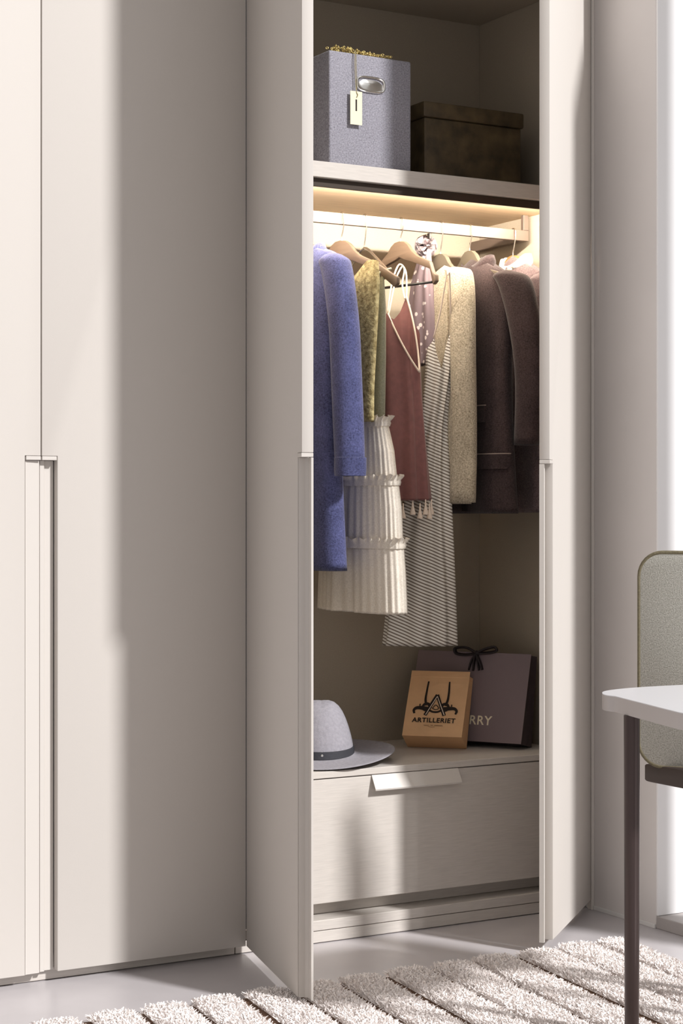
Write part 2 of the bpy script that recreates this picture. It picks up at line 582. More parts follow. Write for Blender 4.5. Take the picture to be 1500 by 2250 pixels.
# gold chain heap lying along the box's front edge
gc = thing('gold_chain', 'gold chain heaped along the top front edge of the grey box', 'chain', (0.44, 0.115, SZ + bh))
b = bmesh.new()
rr = random.Random(3)
for k in range(190):
    u = rr.random()
    px = -0.108 + 0.205 * u + rr.uniform(-.004, .004)
    hmax = 0.013 * (1 - u) ** 0.8 + 0.0065
    pz = rr.uniform(0.003, hmax)
    py = rr.uniform(-0.011, 0.02)
    t = bmesh.new()
    pr = [(0.0040 * cos(a), 0.0030 * sin(a), 0) for a in np.linspace(0, 2 * pi, 11)]
    sweep(t, np.array(pr), 0.0012, 5, cap=False)
    merge(b, t, Matrix.Translation((px, py, pz)) @ Matrix.Rotation(rr.uniform(0, 6), 4, 'X') @ Matrix.Rotation(rr.uniform(0, 6), 4, 'Y'))
o = link_mesh('links', b, M['gold'], gc, smooth='all')
o['kind'] = 'stuff'

# ------------------------------------------------------------------ brown leather box
lb = thing('leather_box', 'low dark brown leather box with a lid beside the grey linen box', 'box', (0.89, 0.18, SZ))
b = bmesh.new()
box(b, (-0.186, 0.006, 0.0005), (0.176, 0.31, 0.2), 0.005, 2)
link_mesh('body', b, M['leather'], lb, smooth=True)
b = bmesh.new()
box(b, (-0.192, 0.0, 0.201), (0.184, 0.316, 0.249), 0.006, 2)
link_mesh('lid', b, M['leather'], lb, smooth=True)

# ------------------------------------------------------------------ hangers
HG = 'clothes hangers on the rail'


def hanger(x, apex, label, wood, rz=0.0, half=0.205, drop=0.115, bar=False, wire=False, hump=0.05, lean=0.0, notch=True, y=0.285):
    t = thing('clothes_hanger', label, 'hanger', (x, y, apex), rz, HG)
    b = bmesh.new()
    if wire:
        pts = [(0, 0.0, 0.0), (0, -0.03, -0.012), (0, -half * 0.75, -drop * 0.72), (0, -half, -drop)]
        sweep(b, spl(pts, 6), 0.0042, 8)
        pts = [(0, 0.0, 0.0), (0, 0.03, -0.012), (0, half * 0.75, -drop * 0.72), (0, half, -drop)]
        sweep(b, spl(pts, 6), 0.0042, 8)
    else:
        up = [(0, 0), (0.02, -0.003), (0.036, -0.014), (0.052, -0.034), (0.075, -0.052), (0.13, -0.076), (half - .01, -drop + .005), (half, -drop)]
        dn = [(half + .001, -drop - .02), (half - .012, -drop - .03), (0.13, -0.098), (0.078, -0.078), (0.045, -0.066), (0.018, -hump - 0.008), (0, -hump)]
        half_poly = up + dn
        poly = [(-u, v) for u, v in half_poly] + [(u, v) for u, v in reversed(half_poly[1:-1])]
        prism(b, poly, 0, -0.008, 0.008, 0.003)
    link_mesh('body', b, wood, t, smooth=True)
    b = bmesh.new()
    hz = 2.145 + 0.0024 - apex      # inside top of the bend rests on the rail
    r = 0.0118
    cy = 0.285 - y
    pts = [(0, 0, -0.004 if not wire else 0), (0, 0.0, 0.012)]
    pts += [(0, cy - 0.006, hz * 0.35), (0, cy - r - 0.002, hz - 0.026)]
    pts += [(0, cy + r * 1.05 * cos(a), hz - r * 0.5 + r * 0.62 * sin(a)) for a in np.linspace(pi, 0.15, 7)]
    pts += [(0, cy + r + 0.001, hz - 0.022)]
    P = spl(pts, 5)
    c_, s_ = cos(-rz), sin(-rz)       # the bend itself stays square to the rail
    k = np.clip((P[:, 2] - 0.012) / max(hz - 0.03, 1e-3), 0, 1)[:, None]
    Q = np.stack([-P[:, 1] * s_, P[:, 1] * c_, P[:, 2]], 1)
    sweep(b, P * (1 - k) + Q * k, 0.0019, 8)
    link_mesh('hook', b, M['hook'], t, smooth='all')
    if bar:
        b = bmesh.new()
        sweep(b, [(0, -half + .02, -drop - 0.020), (0, half - .02, -drop - 0.020)], 0.0042, 8)
        sweep(b, spl([(0, -half + .02, -drop - .020), (0, -half + .006, -drop - .008), (0, -half + .014, -drop + .004)], 4), 0.0035, 8)
        sweep(b, spl([(0, half - .02, -drop - .020), (0, half - .006, -drop - .008), (0, half - .014, -drop + .004)], 4), 0.0035, 8)
        link_mesh('trouser_bar', b, M['black'], t, smooth='all')
    return t


hanger(0.36, 2.050, 'wooden hanger inside the blue coat behind the open left door', M['wood'], y=0.30)
hanger(0.469, 2.063, 'rosy wooden hanger carrying the olive sleeveless top', M['wood'], rz=rad(22), half=0.215, drop=0.128)
hanger(0.55, 2.046, 'thin metal triangle hanger carrying the cream tiered dress', M['hook'], wire=True, half=0.16, drop=0.10)
hanger(0.68, 2.076, 'tan wooden hanger with black trouser bar holding the maroon and striped straps', M['wood'], rz=rad(14), bar=True, half=0.155, drop=0.118)
hanger(0.828, 2.048, 'wooden hanger inside the beige tweed jacket', M['greywood'], half=0.15, drop=0.10)
hanger(0.938, 2.066, 'grey flat-topped hanger inside the dark brown blazer', M['greywood'], half=0.17, drop=0.09, hump=0.06)
hanger(1.105, 2.062, 'orange wooden hanger at the right end of the rail', M['woodo'], half=0.17, drop=0.09)


# ------------------------------------------------------------------ garments
def superell(phi, a, b_, n=2.6):
    c, s = cos(phi), sin(phi)
    return a * abs(s) ** (2 / n) * (1 if s >= 0 else -1), b_ * abs(c) ** (2 / n) * (1 if c >= 0 else -1)


class Coat:
    """jacket hanging in the local y-z plane, chest facing local -x"""

    def __init__(self, zh, zs, bh, bs, ah, ac, rise, fold=0.006, seed=1):
        self.__dict__.update(zh=zh, zs=zs, bh=bh, bs=bs, ah=ah, ac=ac, rise=rise, fold=fold)
        self.w = wob(seed)

    def dims(self, t):
        b_ = self.bh + (self.bs - self.bh) * t - 0.02 * sin(pi * min(1, t * 1.1))
        a = self.ah + (self.ac - self.ah) * t
        if t > 0.84:
            a *= max(0.2, sqrt(max(0, 1 - ((t - 0.84) / 0.165) ** 2)))
        return a, b_

    def point(self, phi, t):
        a, b_ = self.dims(t)
        x, y = superell(phi, a, b_)
        z = self.zh + (self.zs - self.zh) * t
        z += self.rise * (1 - min(1, abs(y) / b_)) ** 0.8 * smooth01(t, 0.55, 1.0)
        s = sin(phi)
        f = self.fold * self.w(y, z) * (1 - 0.6 * t) * (1 - smooth01(t, .85, 1))
        x += f * (1 if s > 0 else -1) * min(1, abs(s) * 2)
        return (x, y, z - self.zh)

    def front(self, y, z, off=0.0):
        """x of the chest side at height z (absolute), pushed out by off"""
        t = min(1, max(0, (z - self.zh) / (self.zs - self.zh)))
        a, b_ = self.dims(t)
        q = max(0.0, 1 - (abs(y) / b_) ** 2.6) ** (1 / 2.6)
        f = self.fold * self.w(y, z) * (1 - 0.6 * t) * (1 - smooth01(t, .85, 1))
        return -a * q - abs(off) - max(-0.002, f) * min(1, q * 2)

    def body(self, parent, material, n=64, m=52):
        b = bmesh.new()
        rings = []
        for i in range(m):
            t = i / (m - 1)
            t = 1 - (1 - t) ** 1.25
            rings.append([self.point(p, t) for p in np.linspace(0, 2 * pi, n, endpoint=False)])
        inner = [[(x * 0.86, y * 0.95, 0.03 + z) for x, y, z in rings[0]]]
        skin_rings(b, inner + rings, True, True, True)
        return link_mesh('body', b, material, parent, smooth='all')

    def panel(self, name, parent, material, f, nu=10, nv=14, off=0.004, th=0.003):
        """thin piece lying on the chest: f(u,v) -> (y, z)"""
        b = bmesh.new()
        O, I = [], []
        for i in range(nv + 1):
            ro, ri = [], []
            for j in range(nu + 1):
                y, z = f(j / nu, i / nv)
                x = self.front(y, z, off)
                ro.append((x - th, y, z - self.zh))
                ri.append((x + 0.004, y, z - self.zh))
            O.append(ro)
            I.append(ri)
        R = skin_rings(b, O, False)
        Q = skin_rings(b, I, False)
        per = [(0, j) for j in range(nu)] + [(i, nu) for i in range(nv)] + [(nv, nu - j) for j in range(nu)] + [(nv - i, 0) for i in range(nv)]
        for k in range(len(per)):
            p, q = per[k], per[(k + 1) % len(per)]
            b.faces.new((R[p[0]][p[1]], R[q[0]][q[1]], Q[q[0]][q[1]], Q[p[0]][p[1]]))
        return link_mesh(name, b, material, parent, smooth=True)


def sleeve(parent, zb, path, r0, r1, material, fold=0.003, seed=3, flat=0.9, cuff=None, lining=None):
    """path: (x,y,z absolute) from shoulder to cuff; the ring is horizontal"""
    P = spl(path, 9)
    w_ = wob(seed, 30, 9)
    k, n = len(P), 26
    b = bmesh.new()
    rings = []
    for i in range(k):
        t = i / (k - 1)
        r = (r0 + (r1 - r0) * t) * sqrt(min(1, (t + 0.002) / 0.10)) if t < 0.1 else r0 + (r1 - r0) * t
        lift = 0
        ring_ = []
        for a in np.linspace(0, 2 * pi, n, endpoint=False):
            rr_ = r + fold * w_(a * 0.09, P[i][2]) * min(1, t * 5)
            ring_.append((P[i][0] + rr_ * flat * sin(a), P[i][1] + rr_ * cos(a), P[i][2] - zb))
        rings.append(ring_)
    c = P[-1]
    rings.append([(c[0] + (x - c[0]) * 0.86, c[1] + (y - c[1]) * 0.86, z + 0.004) for x, y, z in rings[-1]])
    rings.append([(c[0] + (x - c[0]) * 0.80, c[1] + (y - c[1]) * 0.80, z + 0.03) for x, y, z in rings[-1]])
    skin_rings(b, rings, True, True, True)
    o = link_mesh('sleeve', b, material, parent, smooth='all')
    if cuff:
        b = bmesh.new()
        R = []
        for q, (dz, dr) in enumerate(((-0.002, 0.90), (-0.003, 1.05), (cuff * 0.3, 1.085), (cuff, 1.08), (cuff + .001, 1.0))):
            i = k - 1
            R.append([(c[0] + (x - c[0]) * dr, c[1] + (y - c[1]) * dr, z + dz) for x, y, z in rings[k - 1]])
        skin_rings(b, R, True)
        link_mesh('cuff', b, material, o, smooth=True)
    return o


def collar(parent, coat, material, h=0.03, w_=0.075, a=0.032):
    """stand-and-fall collar ring at the neck"""
    b = bmesh.new()
    rings = []
    base = coat.zs + coat.rise - coat.zh
    for k, (dz, s) in enumerate(((-0.045, 1.25), (-0.02, 1.28), (h * 0.2, 1.16), (h, 1.0), (h + 0.003, 0.9), (h * 0.3, 0.86), (-0.02, 0.86))):
        rr_ = []
        for p in np.linspace(0, 2 * pi, 32, endpoint=False):
            x, y = a * s * sin(p), w_ * s * cos(p)
            dip = -0.035 * max(0, -sin(p)) ** 2 if dz > -0.03 else 0
            rr_.append((x, y, base + dz + dip))
        rings.append(rr_)
    skin_rings(b, rings, True)
    return link_mesh('collar', b, material, parent, smooth='all')


def lapel(coat, parent, material, y0, ztop, zbot, wid, side=-1):
    """notched strip from the neck down to the closing"""
    def f(u, v):
        z = ztop + (zbot - ztop) * v
        wv = wid * (0.45 + 0.9 * v if v < 0.45 else (0.855 * (1 - v) / 0.55))
        return (y0 * (1 - v) + side * (wv * u), z)
    return coat.panel('lapel', parent, material, f, 6, 16, off=0.004)


CG = None
# --- blue coat
t = thing('blue_coat', 'blue wool coat with a patch flap pocket at the left end of the rail', 'coat', (0.36, 0.30, 1.064))
c = Coat(1.064, 1.995, 0.200, 0.172, 0.056, 0.060, 0.048, 0.008, 11)
c.body(t, M['blue'])
collar(t, c, M['blue'], h=-0.012, w_=0.07, a=0.034)
sleeve(t, 1.064, [(0, -0.150, 2.002), (0.004, -0.178, 1.93), (0.006, -0.208, 1.78), (0.006, -0.222, 1.6), (0.008, -0.238, 1.345)], 0.052, 0.046, M['blue'], cuff=0.05, seed=5)
sleeve(t, 1.064, [(0, 0.150, 2.002), (0.004, 0.178, 1.93), (0.006, 0.20, 1.78), (0.006, 0.208, 1.6), (0.008, 0.21, 1.345)], 0.05, 0.044, M['blue'], cuff=0.05, seed=6)
c.panel('pocket_flap', t, M['blue'], lambda u, v: (-0.10 + 0.15 * u, 1.512 - 0.045 * v * (1 - 0.25 * abs(u - .5) ** 3)), 8, 4, off=0.006)
c.panel('pocket_welt', t, M['edge'], lambda u, v: (-0.10 + 0.15 * u, 1.5155 - 0.003 * v), 8, 1, off=0.006)
lapel(c, t, M['blue'], 0.02, 2.0, 1.62, 0.06, 1)


# --- shaped tubes for tops and dresses
def tube(name, parent, material, prof, top=None, gather=0.0, k=20, fold=0.004, seed=2, zb=0.0, n=96, m=60, ruff=0.0, expo=2.3, phase=0.0, close=True):
    """prof rows: z, a (half x), b (half y), xc, yc ; top(y,side) gives the free upper edge"""
    w_ = wob(seed, 30, 2.5)
    prof = sorted(prof)
    z0, z1 = prof[0][0], prof[-1][0]
    rings = []
    for i in range(m):
        tt = i / (m - 1)
        ring_ = []
        for p in np.linspace(0, 2 * pi, n, endpoint=False):
            zz = z0 + (z1 - z0) * tt
            a, b_, xc, yc = interp(prof, zz)
            x, y = superell(p, a, b_, expo)
            if top:
                ze = top(y + yc, 1 if sin(p) > 0 else -1)
                zz = z0 + (ze - z0) * tt
                a, b_, xc, yc = interp(prof, zz)
                x2, y2 = superell(p, a, b_, expo)
                x, y = x2, y
                y = max(-b_, min(b_, y))
            g = gather * sin(k * p + phase + 0.7 * sin(3 * p) + 0.5 * sin(zz * 9)) * (1 - 0.55 * tt)
            g += fold * w_(y, zz) * (1 - 0.5 * tt)
            L = sqrt(x * x + y * y) + 1e-6
            x += g * x / L * 1.4
            y += g * y / L * 0.6
            x += ruff * 0
            ring_.append((xc + x, yc + y, zz - zb))
        rings.append(ring_)
    b = bmesh.new()
    if close:
        lo = rings[0]
        cx = sum(p[0] for p in lo) / n
        cy = sum(p[1] for p in lo) / n
        rings = [[(cx + (x - cx) * 0.9, cy + (y - cy) * 0.97, z + 0.012) for x, y, z in lo]] + rings
    skin_rings(b, rings, True, False, False)
    return link_mesh(name, b, material, parent, smooth='all')


def ruffle(parent, material, z, a, b_, yc, xc=0.0, h=0.016, amp=0.007, k=26, seed=1, zb=0.0):
    b = bmesh.new()
    n = 200
    rings = []
    rnd = random.Random(seed)
    ph = [rnd.uniform(0, 6) for _ in range(3)]
    for dz, s in ((-h * 0.9, 0.0), (-h * 0.3, 0.3), (h * 0.1, 0.15), (h * 0.55, 0.75), (h, 1.25)):
        rr_ = []
        for p in np.linspace(0, 2 * pi, n, endpoint=False):
            x, y = superell(p, a + 0.004, b_ + 0.004, 2.3)
            g = amp * s * (sin(k * p + ph[0]) + 0.6 * sin(k * 1.7 * p + ph[1]))
            L = sqrt(x * x + y * y)
            dzz = dz + 0.003 * s * sin(k * 0.8 * p + ph[2])
            rr_.append((xc + x + g * x / L + 0.006 * s * x / L, yc + y + g * y / L + 0.008 * s * y / L, z + dzz - zb))
        rings.append(rr_)
    skin_rings(b, rings, True)
    return link_mesh('ruffle', b, material, parent, smooth='all')


# --- olive sleeveless top
t = thing('olive_top', 'olive bouclé sleeveless v-neck top between blue coat and cream dress', 'top', (0.470, 0.285, 1.505), rad(4))
def olive_top(y, s):
    q = abs(y)
    if q < 0.145:
        return 1.845 + (1.985 - 1.845) * (q / 0.145) ** (0.8 if s < 0 else 2.2)
    return 1.985 - 0.45 * max(0, q - 0.175)
tube('body', t, M['olive'], [(1.505, .026, .178, 0, .012), (1.6, .028, .176, 0, .010), (1.8, .026, .185, 0, 0), (1.93, .022, .196, 0, 0), (2.0, .008, .194, 0, 0)],
     top=olive_top, fold=0.004, seed=21, zb=1.505)

# --- sage and cream tiered dress
t = thing('tiered_dress', 'cream tiered ruffle dress with sage bodice beside the blue sleeve', 'dress', (0.527, 0.268, 0.935))
zb = 0.935
def sage_top(y, s):
    q = abs(y)
    return 1.84 + 0.10 * smooth01(q, 0.04, 0.115)
tube('bodice', t, M['sage'], [(1.49, .026, .132, 0, 0), (1.7, .027, .138, 0, 0), (1.86, .024, .14, 0, 0), (1.95, .010, .135, 0, 0)], top=sage_top, fold=0.003, seed=31, zb=zb)
tube('skirt_tier', t, M['cream'], [(1.325, .05, .192, 0, 0), (1.42, .046, .174, 0, 0), (1.507, .036, .142, 0, 0)], gather=0.0030, k=33, fold=0.004, seed=32, zb=zb, n=220, m=24)
tube('skirt_tier', t, M['cream'], [(1.138, .056, .220, 0, 0), (1.25, .054, .212, 0, 0), (1.332, .05, .196, 0, 0)], gather=0.0032, k=37, fold=0.004, seed=33, zb=zb, n=220, m=24)
tube('skirt_tier', t, M['cream'], [(0.935, .062, .236, 0, 0), (1.05, .06, .230, 0, 0), (1.145, .056, .221, 0, 0)], gather=0.0038, k=31, fold=0.006, seed=34, zb=zb, n=220, m=24)
ruffle(t, M['cream'], 1.507, .038, .146, 0, zb=zb, seed=1, k=22)
ruffle(t, M['cream'], 1.330, .052, .199, 0, zb=zb, seed=2, k=30)
ruffle(t, M['cream'], 1.143, .058, .225, 0, zb=zb, seed=3, k=32)
for sd in (-1, 1):
    for xo in (-0.012, 0.012):
        b = bmesh.new()
        sweep(b, spl([(xo, sd * 0.118, 1.935 - zb), (xo * 0.6, sd * 0.126, 1.953 - zb), (0.028, sd * 0.132, 1.966 - zb)], 5), 0.004, 6)
        link_mesh('strap', b, M['sage'], t, smooth='all')

# --- maroon camisole, turned so that its front faces the room
t = thing('camisole', 'maroon camisole with cream piping and a tasselled hem', 'top', (0.645, 0.207, 1.272), rad(60))
zb = 1.272
def cami_top(y, s):
    if s < 0:
        return float(np.interp(y, [-.060, -.052, -.0445, -.03, 0.0, .03, .051, .066], [1.72, 1.69, 1.664, 1.685, 1.732, 1.792, 1.842, 1.825]))
    return float(np.interp(y, [-.060, -.0445, -.03, -.007, .012, .03, .051, .066], [1.74, 1.79, 1.825, 1.895, 1.85, 1.828, 1.842, 1.825]))
tube('body', t, M['maroon'], [(1.272, .031, .074, 0, -.010), (1.4, .030, .070, 0, -.004), (1.6, .028, .064, 0, 0.004), (1.75, .030, .060, 0, 0.008), (1.9, .026, .058, 0, .008)],
     top=cami_top, gather=0.0075, k=7, fold=0.004, seed=41, zb=zb, n=150, phase=1.0)
L = [(-.014, .052, 1.845), (-.024, .036, 1.806), (-.030, .012, 1.756), (-.031, -.010, 1.716), (-.028, -.030, 1.684), (-.022, -.0455, 1.662)]
R_ = [(-.026, -.0455, 1.662), (-.006, -.042, 1.72), (.002, -.034, 1.78), (.008, -.022, 1.84), (.012, -.007, 1.897)]
for P in (L, R_):
    b = bmesh.new()
    sweep(b, [(x, y, z - zb) for x, y, z in spl(P, 6)], 0.0030, 8)
    link_mesh('piping', b, M['piping'], t, smooth='all')
S1 = [(-.016, .052, 1.842), (.0, .042, 1.912), (.045, .032, 1.960), (.080, .0125, 2.004), (.082, -.007, 1.983), (.045, -.009, 1.925), (.012, -.007, 1.895)]
S2 = [(.012, .048, 1.838), (.03, .034, 1.912), (.06, .022, 1.962), (.088, .004, 1.998), (.090, -.003, 1.985), (.06, .004, 1.94), (.014, -.002, 1.89)]
for P in (S1, S2):
    b = bmesh.new()
    sweep(b, [(x, y, z - zb) for x, y, z in spl(P, 7)], 0.0026, 8)
    link_mesh('strap', b, M['piping'], t, smooth='all')
for k in range(10):      # tassels round the hem
    p = pi + (k + 0.5) * pi / 10
    x, y = superell(p, .031, .073, 2.3)
    y -= 0.010
    b = bmesh.new()
    zt = 0.004 - 0.012 * (k % 2)
    lathe(b, [(0.0, zt), (0.0022, zt - 0.001), (0.0018, zt - 0.010), (0.0036, zt - 0.014), (0.0028, zt - 0.018), (0.0092, zt - 0.044), (0.0085, zt - 0.047), (0.0, zt - 0.047)], (x, y), 10)
    link_mesh('tassel', b, M['piping'], t, smooth=True)

# --- striped dress, front to the room
t = thing('striped_dress', 'long grey and white striped strap dress behind the maroon camisole', 'dress', (0.737, 0.236, 0.825), rad(56))
zb = 0.825
def str_top(y, s):
    if s < 0:
        return float(np.interp(y, [-.094, -.082, -.070, -.0565, -.042, -.028, -.012, .0], [1.79, 1.812, 1.75, 1.675, 1.72, 1.772, 1.735, 1.70]))
    return 1.70
tube('body', t, M['stripe'], [(0.825, .052, .112, 0, 0.014), (1.1, .05, .094, 0, 0.004), (1.35, .034, .066, 0, -.012), (1.5, .028, .046, 0, -.026), (1.58, .03, .038, 0, -.036), (1.68, .03, .042, 0, -.048), (1.8, .022, .043, 0, -.052)],
     top=str_top, gather=0.010, k=8, fold=0.005, seed=51, zb=zb, n=170, phase=0.4)
for P in ([(-.026, -.028, 1.772), (-.05, -.049, 1.851), (-.088, -.069, 1.958), (-.100, -.072, 1.966), (-.108, -.0735, 1.955)],
          [(-.012, -.082, 1.812), (-.05, -.080, 1.88), (-.095, -.078, 1.958), (-.108, -.0765, 1.962)]):
    b = bmesh.new()
    sweep(b, [(x, y, z - zb) for x, y, z in spl(P, 7)], 0.0024, 8)
    link_mesh('strap', b, M['piping'], t, smooth='all')

# --- dotted scarf with a tulle rosette
t = thing('dotted_scarf', 'dotted grey chiffon scarf gathered into a tulle rosette under the rail', 'scarf', (0.79, 0.33, 1.70))
zb = 1.70
tube('drape', t, M['dotted'], [(1.70, .02, .075, 0, 0.01), (1.85, .022, .072, 0, 0.008), (1.97, .02, .05, 0, 0.0), (2.06, .012, .022, 0, -.02)], gather=0.006, k=7, fold=0.004, seed=61, zb=zb, n=90)
b = bmesh.new()
rr = random.Random(8)
for k in range(44):      # crumpled petals of the rosette
    a1, a2 = rr.uniform(0, 6.28), rr.uniform(-1.1, 1.1)
    d = Vector((cos(a1) * cos(a2), sin(a1) * cos(a2), sin(a2)))
    tb = bmesh.new()
    R = []
    for i in range(5):
        r_ = 0.006 + 0.030 * (i / 4)
        row = []
        for j in range(7):
            v = (j / 6 - 0.5) * 1.25
            row.append((r_ * cos(v), r_ * sin(v), 0.005 * sin(i * 1.5 + j * 1.3 + k)))
        R.append(row)
    skin_rings(tb, R, False)
    q = Vector((1, 0, 0)).rotation_difference(d).to_matrix().to_4x4()
    merge(b, tb, Matrix.Translation((0, -0.018, 2.0735 - zb)) @ q @ Matrix.Rotation(rr.uniform(0, 6), 4, 'X'))
link_mesh('rosette', b, M['tulle'], t, smooth='all')
boxobj('clip', (-0.004, -0.046, 2.092 - zb), (0.004, -0.030, 2.1105 - zb), M['black'], t, 0.001)

# --- beige tweed jacket
t = thing('tweed_jacket', 'pale beige tweed jacket between striped dress and dark brown blazer', 'jacket', (0.832, 0.252, 1.262))
c = Coat(1.262, 1.975, 0.118, 0.098, 0.034, 0.038, 0.035, 0.008, 71)
c.body(t, M['tweed'])
sleeve(t, 1.262, [(0, -0.040, 1.998), (-.002, -0.074, 1.962), (-.004, -0.090, 1.85), (-.006, -0.094, 1.6), (-.004, -0.088, 1.266)], 0.044, 0.043, M['tweed'], seed=72, fold=0.006)
sleeve(t, 1.262, [(0.01, 0.085, 1.985), (0.02, 0.105, 1.945), (0.025, 0.11, 1.8), (0.025, 0.11, 1.6), (0.025, 0.105, 1.30)], 0.034, 0.032, M['tweed'], seed=73)
c.panel('front_edge', t, M['tweed'], lambda u, v: (-0.06 + 0.014 * u - 0.02 * v, 1.93 - 0.66 * v), 2, 30, off=0.005)

# --- dark brown blazer
t = thing('brown_blazer', 'dark brown wool blazer with two flap pockets, second garment from the right', 'blazer', (0.955, 0.265, 1.232))
c = Coat(1.232, 1.965, 0.205, 0.170, 0.052, 0.058, 0.080, 0.010, 81)
c.body(t, M['brown'])
collar(t, c, M['brown'], h=-0.006, w_=0.062, a=0.034)
sleeve(t, 1.232, [(0.004, -0.145, 1.985), (0.012, -0.186, 1.93), (0.022, -0.222, 1.8), (0.03, -0.236, 1.65), (0.03, -0.226, 1.443)], 0.058, 0.05, M['brown'], seed=82, fold=0.008)
sleeve(t, 1.232, [(0.004, 0.145, 1.985), (0.012, 0.186, 1.93), (0.02, 0.212, 1.8), (0.022, 0.216, 1.65), (0.02, 0.206, 1.443)], 0.055, 0.046, M['brown'], seed=83)
lapel(c, t, M['brown'], 0.035, 2.0, 1.60, 0.085, -1)
c.panel('front_opening', t, M['lining'], lambda u, v: (0.030 - 0.045 * v + 0.022 * u, 1.985 - 0.745 * v), 3, 40, off=0.002)
c.panel('pocket_flap', t, M['brown'], lambda u, v: (-0.115 + 0.105 * u, 1.566 - 0.050 * v), 6, 4, off=0.006)
c.panel('pocket_welt', t, M['edge'], lambda u, v: (-0.115 + 0.105 * u, 1.5695 - 0.003 * v), 6, 1, off=0.006)
c.panel('pocket_flap', t, M['brown'], lambda u, v: (-0.185 + 0.105 * u, 1.415 - 0.045 * v), 6, 4, off=0.006)
c.panel('pocket_welt', t, M['edge'], lambda u, v: (-0.185 + 0.105 * u, 1.4185 - 0.003 * v), 6, 1, off=0.006)

# --- mauve grey jacket
t = thing('mauve_jacket', 'mauve grey jacket at the right end of the rail against the side panel', 'jacket', (1.108, 0.275, 1.235))
c = Coat(1.235, 1.975, 0.185, 0.165, 0.046, 0.048, 0.085, 0.009, 91)
c.body(t, M['mauve'])
collar(t, c, M['cream'], h=-0.002, w_=0.062, a=0.03)
sleeve(t, 1.235, [(0.0, -0.14, 1.99), (0.004, -0.165, 1.93), (0.008, -0.172, 1.8), (0.008, -0.174, 1.6), (0.006, -0.17, 1.40)], 0.048, 0.043, M['mauve'], seed=92)
sleeve(t, 1.235, [(0.0, 0.14, 1.99), (0.004, 0.175, 1.93), (0.008, 0.20, 1.8), (0.008, 0.204, 1.6), (0.006, 0.2, 1.40)], 0.048, 0.043, M['mauve'], seed=93)
lapel(c, t, M['mauve'], 0.02, 2.0, 1.62, 0.075, -1)
c.panel('front_opening', t, M['lining'], lambda u, v: (0.010 - 0.01 * v + 0.018 * u, 1.99 - 0.74 * v), 3, 40, off=0.002)

# ------------------------------------------------------------------ hat
t = thing('felt_hat', 'wide-brimmed grey felt hat with a dark band on the drawer top', 'hat', (0.385, 0.262, BZ))
b = bmesh.new()
# brim: side-to-side axis of the hat is turned to the room
ax = rad(-32)
def brimz(r, a):
    """front edge rests on the bench, the back is carried a little higher, the sides lift"""
    q = max(0, (r - 0.10) / 0.125)
    return 0.0235 + 0.016 * q ** 1.6 * (0.5 + 0.5 * cos(2 * (a - ax))) - 0.017 * (r / 0.2225) * cos(a + rad(120))
n = 72
A = np.linspace(0, 2 * pi, n, endpoint=False)
R = []
for r, dz in ((0.100, 0.004), (0.112, 0.001), (0.135, 0), (0.16, 0), (0.185, 0), (0.208, 0), (0.2205, 0), (0.2225, -0.0015), (0.2205, -0.003), (0.185, -0.0032), (0.14, -0.0032), (0.102, -0.0015)):
    R.append([(r * cos(a) * 1.0, r * sin(a) * 1.0, brimz(r, a) + dz) for a in A])
skin_rings(b, R, True)
link_mesh('brim', b, M['felt'], t, smooth='all')
b = bmesh.new()
R = []
for r, z in ((0.1035, 0.012), (0.1035, 0.03), (0.099, 0.055), (0.0935, 0.076), (0.0865, 0.098), (0.078, 0.120), (0.068, 0.140), (0.056, 0.156), (0.042, 0.167), (0.025, 0.1745), (0.010, 0.1775), (0.002, 0.178)):
    row = []
    for a in A:
        crease = -0.006 * max(0, 1 - abs(r * sin(a - rad(60))) / 0.035) * smooth01(0.075 - r, -0.005, 0.04)
        el = 1 + 0.06 * cos(2 * (a - ax - pi / 2))
        row.append((r * el * cos(a), r * el * sin(a), z + crease + 0.010 - (0.008 * (r / .1) * cos(a + rad(120)) if z < .02 else 0)))
    R.append(row)
skin_rings(b, R, True, False, True)
link_mesh('crown', b, M['felt'], t, smooth='all')
b = bmesh.new()
R = []
for r, z in ((0.1035, 0.014), (0.1065, 0.015), (0.1055, 0.036), (0.1025, 0.0375)):
    R.append([(r * (1 + 0.06 * cos(2 * (a - ax - pi / 2))) * cos(a), r * (1 + 0.06 * cos(2 * (a - ax - pi / 2))) * sin(a), z + 0.010 - 0.006 * cos(a + rad(120))) for a in A])
skin_rings(b, R, True)
link_mesh('hat_band', b, M['band'], t, smooth=True)
b = bmesh.new()
lathe(b, [(0.0, 0.0), (0.0075, 0.0), (0.0085, 0.002), (0.006, 0.0045), (0.0, 0.006)], n=14)
for q in range(6):
    tb = bmesh.new()
    bmesh.ops.create_icosphere(tb, subdivisions=1, radius=0.0026)
    merge(b, tb, Matrix.Translation((0.0095 * cos(q * pi / 3), 0.0095 * sin(q * pi / 3), 0.0015)))
av = rad(-118)
m4 = Matrix.Translation((0.107 * cos(av), 0.107 * sin(av), 0.0300)) @ Matrix.Rotation(av, 4, 'Z') @ Matrix.Rotation(rad(90), 4, 'Y')
bmesh.ops.transform(b, matrix=m4, verts=b.verts)
link_mesh('stud', b, M['chrome'], t, smooth=True)


